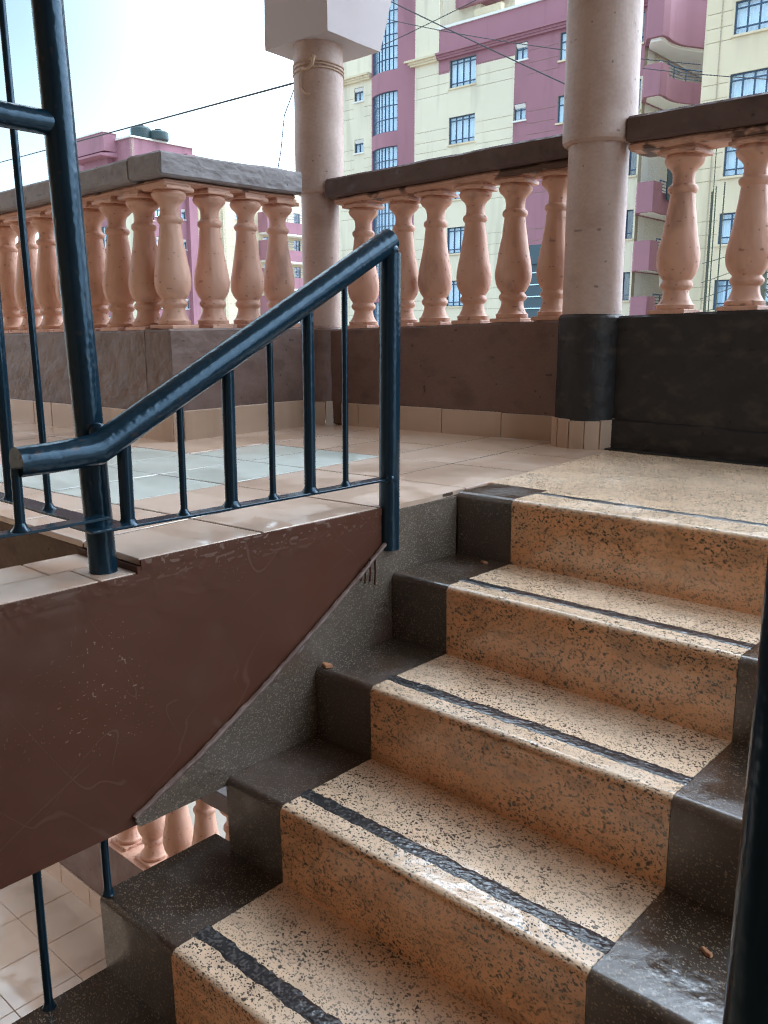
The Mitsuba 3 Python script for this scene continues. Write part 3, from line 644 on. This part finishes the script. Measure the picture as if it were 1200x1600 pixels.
# set-back top storey with corner tower
add(A+'__roof_storey', cat([bx(-28.6, -25.6, 35.2, 38, 14.3, 17.6), bx(-25.0, -23.9, 35.6, 38, 14.3, 16.9)]), 'facade_cream')
add(A+'__roof_storey', bx(-26.9, -24.0, 34.9, 38.2, 16.0, 18.0), 'facade_pink')
add(A+'__lintel', bx(-25.9, -24.3, 35.05, 35.3, 15.45, 15.75), 'facade_yellow')
window(A, Fac((0, 35.3, 0), (1, 0, 0), (0, -1, 0)), -25.55, -25.1, 14.3, 15.4, 1, (.3,))
# wrapping balconies on the near corner
def balc_curve(x_in=-15.9):
    P = np.array([(-15.9, 33.0), (-15.45, 32.2), (-14.80, 32.2), (-14.72, 32.6), (-14.78, 33.2), (-14.70, 33.8), (-14.35, 34.5), (-13.95, 35.3), (-13.72, 36.2), (-13.85, 37.1), (-14.3, 38.1), (-15.0, 38.9)])
    from scipy.interpolate import PchipInterpolator
    t = np.arange(len(P)-3); q = np.linspace(0, len(P)-4, 46)
    C = np.c_[PchipInterpolator(t, P[3:, 0])(q), PchipInterpolator(t, P[3:, 1])(q)]
    return P[:3], C
P3, CV = balc_curve()
outer = np.vstack([P3, CV]); pin = [(-15.9, 38.9)]
def ribbon(line, th, z0, z1):
    L = Polygon(np.vstack([line, pin])); inner = L.buffer(-th)
    return L, inner
plate = Polygon(np.vstack([outer, pin]))
innerp = plate.buffer(-.14); lip = plate.buffer(.015)
ring = lip.difference(innerp).difference(sbox(-16.2, 33.0, -15.8, 40)).difference(sbox(-17, 38.6, -13, 40))
for i, zt in enumerate((10.72, 6.39, 4.14, 1.95, -.5)):
    zb = zt-1.12
    bk = add(A+'__balcony', cat([(lambda m: (m.apply_translation((0, 0, zb)), m)[1])(extr(plate.buffer(-.02), .14))]), 'facade_white')
    low = extr(ring, .80); low.apply_translation((0, 0, zb-.04)); add(bk+'__parapet', low, 'facade_pink')
    hi = extr(ring.intersection(sbox(-16.3, 32.0, -14.76, 32.9)), .36); hi.apply_translation((0, 0, zb+.762)); add(bk+'__parapet', hi, 'facade_pink')
    bars = []
    for dz in (.86, .98, 1.10, 1.22): bars.append(tube(np.c_[CV[2:-3], np.full(len(CV)-5, zb+dz)]-np.array([.06, 0, 0]), .016 if dz < 1.2 else .028, 5))
    for j in range(2, len(CV)-3, 6): bars.append(tube([(CV[j, 0]-.06, CV[j, 1], zb+.76), (CV[j, 0]-.06, CV[j, 1], zb+1.22)], .022, 5))
    add(bk+'__balcony_rail', cat(bars), 'frame_navy')
add(A+'__balcony_wall', cat([bx(-15.92, -14.0, 39.0, 39.2, -7, 12.3), bx(-16.1, -15.92, 33.3, 39.0, -7, 12.3)]), 'facade_white')
add(A+'__corner_pier', bx(-14.25, -13.75, 38.4, 39.2, -7, 12.3), 'facade_pink')
cp = extr(plate, 1.75); cp.apply_translation((0, 0, 11.68)); add(A+'__roof_parapet', cp, 'facade_pink')
cs = extr(plate.buffer(-.16), .12); cs.apply_translation((0, 0, 11.559)); add(A+'__roof_soffit', cs, 'facade_white')
ce = extr(plate.buffer(.04), .09); ce.apply_translation((0, 0, 13.432)); add(A+'__parapet_cap', ce, 'trim_white')
for zt in (10.72, 6.39, 4.14, 1.95):
    window(A, Fac((-15.91, 33, 0), (0, 1, 0), (1, 0, 0)), 1.0, 2.2, zt-.9, zt+.75, 2, (.7,), dark=True)
# things kept on the balconies
w = thing('water_drum', 'white plastic drum standing on the topmost pink balcony beside the round column', 'drum')
add(w+'__barrel', lathe([(0, 0), (.13, 0), (.14, .05), (.14, .34), (.10, .42), (.05, .45), (0, .46)], 20).apply_translation((-15.0, 32.6, 10.4)), 'trim_white', 40)
w = thing('laundry', 'pale clothes hung to dry inside a lower pink balcony', 'clothes')
for i, (yy_, zz_, l, wd) in enumerate(((33.6, 3.2, .8, .35), (34.15, 3.2, .95, .4), (34.8, 3.2, .7, .3))):
    n = 12; ys = np.linspace(0, wd, n); V = np.vstack([np.c_[-14.95+.03*np.sin(ys*30+i), yy_+ys, np.full(n, zz_)], np.c_[-14.95+.05*np.sin(ys*26+i), yy_+ys, np.full(n, zz_-l)]])
    add(w+'__garment', trimesh.Trimesh(V, [t for j in range(n-1) for t in ([j, j+1, n+j+1], [j, n+j+1, n+j])], process=False), ('trim_white', 'curtain_cloth', 'curtain_dark')[i])
w = thing('balcony_screen', 'dark tarpaulin screen hung across a pink balcony beside the round column', 'tarpaulin')
n = 20; q_ = CV[4:24]; V = np.vstack([np.c_[q_[:, 0]+.12+.02*np.sin(np.arange(20)), q_[:, 1], np.full(20, 8.0)], np.c_[q_[:, 0]+.16+.02*np.cos(np.arange(20)*1.3), q_[:, 1], np.full(20, 5.75)]])
tri = [t for j in range(19) for t in ([j, j+1, 20+j+1], [j, 20+j+1, 20+j])]
V2 = np.vstack([V, V-np.array([.02, 0, 0])])
add(w+'__sheet', trimesh.Trimesh(V2, tri+[[c+40, b+40, a+40] for a, b, c in tri], process=False), 'sheet_dark', True)

# --- yellow-cream flats on the right
Bk = thing('apartment_block', 'plain cream flats with wide curtained windows and thin downpipe at the right edge', 'building')
q_ = .911; X = lambda x: 1.335+(x-1.335)*q_; Z = lambda z: .398+(z-.398)*q_
FBk = Fac((0, 29, 0), (1, 0, 0), (0, -1, 0)); holes, gro = [], []
for i in range(8):
    t = 12.15-2.42*i
    holes.append(window(Bk, FBk, X(-12.0), X(-9.4), Z(t-1.12), Z(t), 6, (.22, .80), bar=.042))
    holes.append(window(Bk, FBk, X(-8.2), X(-5.6), Z(t-1.12), Z(t), 6, (.22, .80), bar=.042))
    for dz in (.25, .75, 1.22): gro += [(X(-13.0), X(-12.05), Z(t-dz)), (X(-9.35), X(-8.25), Z(t-dz))]
facade(Bk, FBk, [(sbox(X(-13.05), -7, -3.0, 14.2), 'facade_yellow')], holes, gro)
add(Bk+'__core', bx(X(-13.03), -3.0, 29.9, 41, -7, 14.0), 'facade_yellow')
add(Bk+'__downpipe', tube([(X(-12.45), 28.97, -7), (X(-12.45), 28.97, 14.2)], .017, 8), 'groove_grey', True)

# --- far pink and cream block on the left
Cb = thing('apartment_block', 'distant pink and cream block with roof tank, above the balustrade corner', 'building')
XL, YL = -62.9, 39.5
FX = Fac((XL, 0, 0), (0, 1, 0), (1, 0, 0)); FY2 = Fac((0, YL, 0), (1, 0, 0), (0, -1, 0)); holes, gro = [], []
for i in range(6):
    t = 10.85-2.47*i
    holes.append(window(Cb, FX, 41.02, 41.30, t-1.2, t+.1, 1, (.3,), bar=.05)); holes.append(window(Cb, FX, 41.42, 42.02, t-.85, t, 2, (.6,), vent=True))
    holes.append(window(Cb, FX, 44.0, 44.42, t-.85, t, 1, (.6,), vent=True))
    for dz in (.3, 1.0): gro += [(42.1, 43.9, t-dz), (39.6, 40.95, t-dz)]
facade(Cb, FX, [(Polygon([(39.5, -7), (40.95, -7), (40.95, 12.5), (39.5, 12.5)]), 'facade_cream'), (Polygon([(40.95, -7), (45.4, -7), (45.4, 15.85), (39.5, 15.85), (39.5, 12.5), (40.95, 12.5)]), 'facade_pink')], holes, gro)
holes = []
for i in range(5):
    t = 9.35-2.47*i; holes.append(window(Cb, FY2, -68.1, -66.7, t-1.75, t, 3, (.35, .7))); holes.append(window(Cb, FY2, -72.6, -71.2, t-1.75, t, 3, (.35, .7)))
facade(Cb, FY2, [(sbox(-76, -7, -65.3, 15.65), 'facade_pink'), (sbox(-65.3, -7, -62.9, 12.5), 'facade_cream'), (sbox(-65.3, 12.5, -62.9, 15.85), 'facade_pink')], holes, [])
add(Cb+'__core', bx(-76, -63.8, 40.4, 45.4, -7, 15.3), 'facade_cream')
add(Cb+'__pilaster', bx(-62.9, -62.45, 44.55, 45.4, -7, 15.3), 'facade_pink')
add(Cb+'__bay_head', bx(-70.0, -65.0, 38.3, 39.5, 14.95, 16.35), 'facade_pink')
hd = trimesh.convex.convex_hull(np.array([(-70.4, 37.9, 14.55), (-64.9, 37.9, 14.55), (-70.4, 39.5, 14.55), (-64.9, 39.5, 14.55), (-70.4, 37.9, 14.72), (-64.9, 37.9, 14.72), (-70, 39.5, 14.95), (-65.0, 39.5, 14.95)]))
add(Cb+'__canopy', hd, 'facade_pink')
add(Cb+'__bay_shaft', bx(-69.2, -65.6, 38.9, 39.5, 13.0, 14.548), 'facade_pink')
add(Cb+'__roof_edge', cat([bx(-63.2, -62.75, 39.35, 45.5, 15.85, 15.98), bx(-65.0, -63.2, 39.35, 39.8, 15.85, 15.98), bx(-70.1, -64.9, 38.2, 39.6, 16.35, 16.45)]), 'trim_white')
w = thing('water_tank', 'dark squat water tank on the roof of the distant pink block', 'tank')
for a_, b_, h_ in ((-63.6, 40.9, 1.0), (-62.9, 42.1, .75)):
    kk = add(w+'__drum', lathe([(0, 0), (.78, 0), (.82, .1), (.82, h_*.75), (.7, h_*.9), (.25, h_), (0, h_)], 24).apply_translation((a_, b_, 15.985)), 'tank_plastic', 30)
    add(kk+'__lid', lathe([(0, 0), (.27, 0), (.27, .1), (0, .12)], 16).apply_translation((a_, b_, 15.985+h_)), 'tank_plastic', 30)

# --- cream corner block with balconies, left of the roped column
Db = thing('apartment_block', 'cream corner block with stacked pink balconies and thin railings, left of the roped column', 'building')
Xc, Yc = -62.6, 48.2
FDx = Fac((Xc, 0, 0), (0, 1, 0), (1, 0, 0)); FDy = Fac((0, Yc, 0), (1, 0, 0), (0, -1, 0)); holes, gro, h2, g2 = [], [], [], []
for i in range(6):
    t = 9.6-2.47*i+2.47
    holes.append(window(Db, FDx, 49.5, 50.2, t-1.6, t, 1, (.2, .8))); holes.append(window(Db, FDx, 52.75, 53.9, t-1.75, t-.35, 2, (.7,), dark=True))
    holes.append(window(Db, FDx, 56.6, 57.4, t-1.75, t-.35, 2, (.7,), dark=True))
    for dz in (.1, .8, 1.5): gro += [(48.3, 49.4, t-dz), (50.3, 52.2, t-dz)]; g2 += [(-65.5, -62.7, t-dz)]
facade(Db, FDx, [(sbox(48.2, -7, 62, 14.9), 'facade_yellow')], holes, gro)
facade(Db, FDy, [(sbox(-68.5, -7, -62.6, 14.2), 'facade_cream')], [], g2)
add(Db+'__core', bx(-68.4, -63.5, 49.1, 62, -7, 14.1), 'facade_cream')
add(Db+'__roof_edge', bx(-62.9, -62.3, 48.1, 62, 14.9, 15.05), 'trim_white')
for i in range(6):
    zt = 11.35-2.47*i+.0
    bk = add(Db+'__balcony', bx(Xc+.003, Xc+1.3, 52.3, 61, zt-1.9, zt-1.75), 'facade_white')
    add(bk+'__parapet', cat([bx(Xc+.003, Xc+1.3, 52.2, 52.42, zt-1.749, zt), bx(Xc+1.18, Xc+1.32, 52.421, 61, zt-1.749, zt-.75)]), 'facade_pink')
    add(bk+'__balcony_rail', cat([tube([(Xc+1.25, 52.5, zt+z_), (Xc+1.25, 61, zt+z_)], .02, 5) for z_ in (.0, -.22, -.44)]+[tube([(Xc+1.25, y_, zt-.75), (Xc+1.25, y_, zt)], .02, 5) for y_ in np.arange(53.4, 61, 1.3)]), 'frame_navy')

# --- dark metal clad stair tower in front of the pink wall
w = thing('metal_shed', 'dark grey blue sheet metal structure with pale horizontal ribs, between two balusters', 'shed')
add(w+'__wall', bx(-14.15, -13.25, 22.0, 23.2, -7, 2.55), 'sheet_dark')
for z_ in np.arange(-.6, 2.5, .36): add(w+'__rib', bx(-14.17, -13.23, 21.975, 22.0, z_, z_+.035), 'curtain_cloth')
add(w+'__head_box', bx(-14.15, -13.28, 21.9, 23.0, 2.552, 3.12), 'sheet_dark'); add(w+'__side_panel', bx(-13.279, -13.22, 21.95, 23.0, 2.56, 3.08), 'curtain_cloth')

# ------------------------------------------------------------------ cables, poles
def cable(A_, B_, sag, r, lab):
    A_, B_ = np.array(A_), np.array(B_); t = np.linspace(0, 1, 24)[:, None]
    P = A_+(B_-A_)*t; P[:, 2] -= (4*sag*t*(1-t))[:, 0]
    q = thing('cable', lab, 'cable'); add(q, tube(P, r, 6), 'wire_black', True)
cable((-9.6, 3.0, 2.29), (-1.66, 1.05, 1.495), -.0, .0042, 'black cable running from the roped column across the pale sky')
q = thing('cord', 'thin slack cord dropping from the roped column to the grey rail', 'cord')
add(q, tube([(-1.665, 1.05, 1.49), (-1.70, 1.02, 1.46), (-1.735, .99, 1.35), (-1.74, .97, 1.2), (-1.755, .95, 1.075)], .0022, 6), 'wire_black', True)
cable((-14.9, 14, 8.95), (-6.2, 14, 4.15), .05, .014, 'thick black cable slanting down in front of the pink wall')
cable((-14.4, 15, 8.05), (-5.0, 13, 4.72), .12, .009, 'thinner black cable crossing in front of the pink wall')
cable((-13.3, 14, 6.75), (-6.0, 15.5, 8.75), .10, .009, 'black cable rising towards the roof of the cream and pink block')
cable((-6.5, 14, 5.15), (-2.0, 13.0, 3.9), .05, .008, 'black cable in front of the plain cream flats')
for i, (a_, b_) in enumerate((((-3.9, 11, 1.15), (-2.2, 9.6, 1.5)), ((-3.9, 11, 1.42), (-2.2, 9.6, 1.66)), ((-3.9, 11, .92), (-2.2, 9.6, 1.3)), ((-3.9, 11, .72), (-2.2, 9.6, 1.08)))):
    cable(a_, b_, .03, .005, ['lowest but one', 'topmost', 'middle', 'lowest'][i]+' of the slack service cables seen between the two fat balusters')
w = thing('rebar_bundle', 'bundle of thin upright steel rods standing between the two fat balusters', 'rods')
for (x0, y0, x1, zt, r) in ((-3.40, 10, -3.43, 2.25, .012), (-3.29, 10, -3.38, 2.31, .008), (-3.27, 10.05, -3.29, 2.36, .009), (-3.36, 10, -3.42, 3.3, .006)):
    add(w+'__rod', tube([(x0, y0, -7), (x1, y0, zt)], r, 6), 'bark_pole', True)
w = thing('utility_pole', 'weathered wooden pole beside the farthest visible baluster at the right edge', 'pole')
add(w+'__shaft', tube([(-2.66, 10, -7), (-2.70, 10, -1), (-2.72, 10, 1.95)], [.10, .085, .075], 12), 'bark_pole', 40)
add(w+'__cross_arm', bx(-2.95, -2.5, 9.88, 9.92, 1.25, 1.31, .004), 'bark_pole')
# bare tree
w = thing('tree', 'thin bare twiggy tree behind the wooden pole at the right edge', 'tree')
tw = []
def grow(P, d, l, r, depth):
    Q = P+d*l; tw.append(tube([P, (P+Q)/2+rng.normal(0, .03*l, 3), Q], [r, r*.85, r*.65], 5, False))
    if depth:
        for _ in range(3):
            e = d+rng.normal(0, .55, 3); e[2] = abs(e[2])*.8+.1; e /= np.linalg.norm(e); grow(Q-d*l*rng.uniform(0, .35), e, l*rng.uniform(.6, .8), r*.6, depth-1)
add(w+'__trunk', tube([(-2.3, 12, -7), (-2.25, 12, -3), (-2.2, 12, -.3)], [.12, .09, .06], 8), 'bark_pole', True)
grow(np.array([-2.2, 12, -.4]), np.array([0, 0, 1.0]), .9, .05, 5)
add(w+'__branches', cat(tw), 'bark_pole', True)
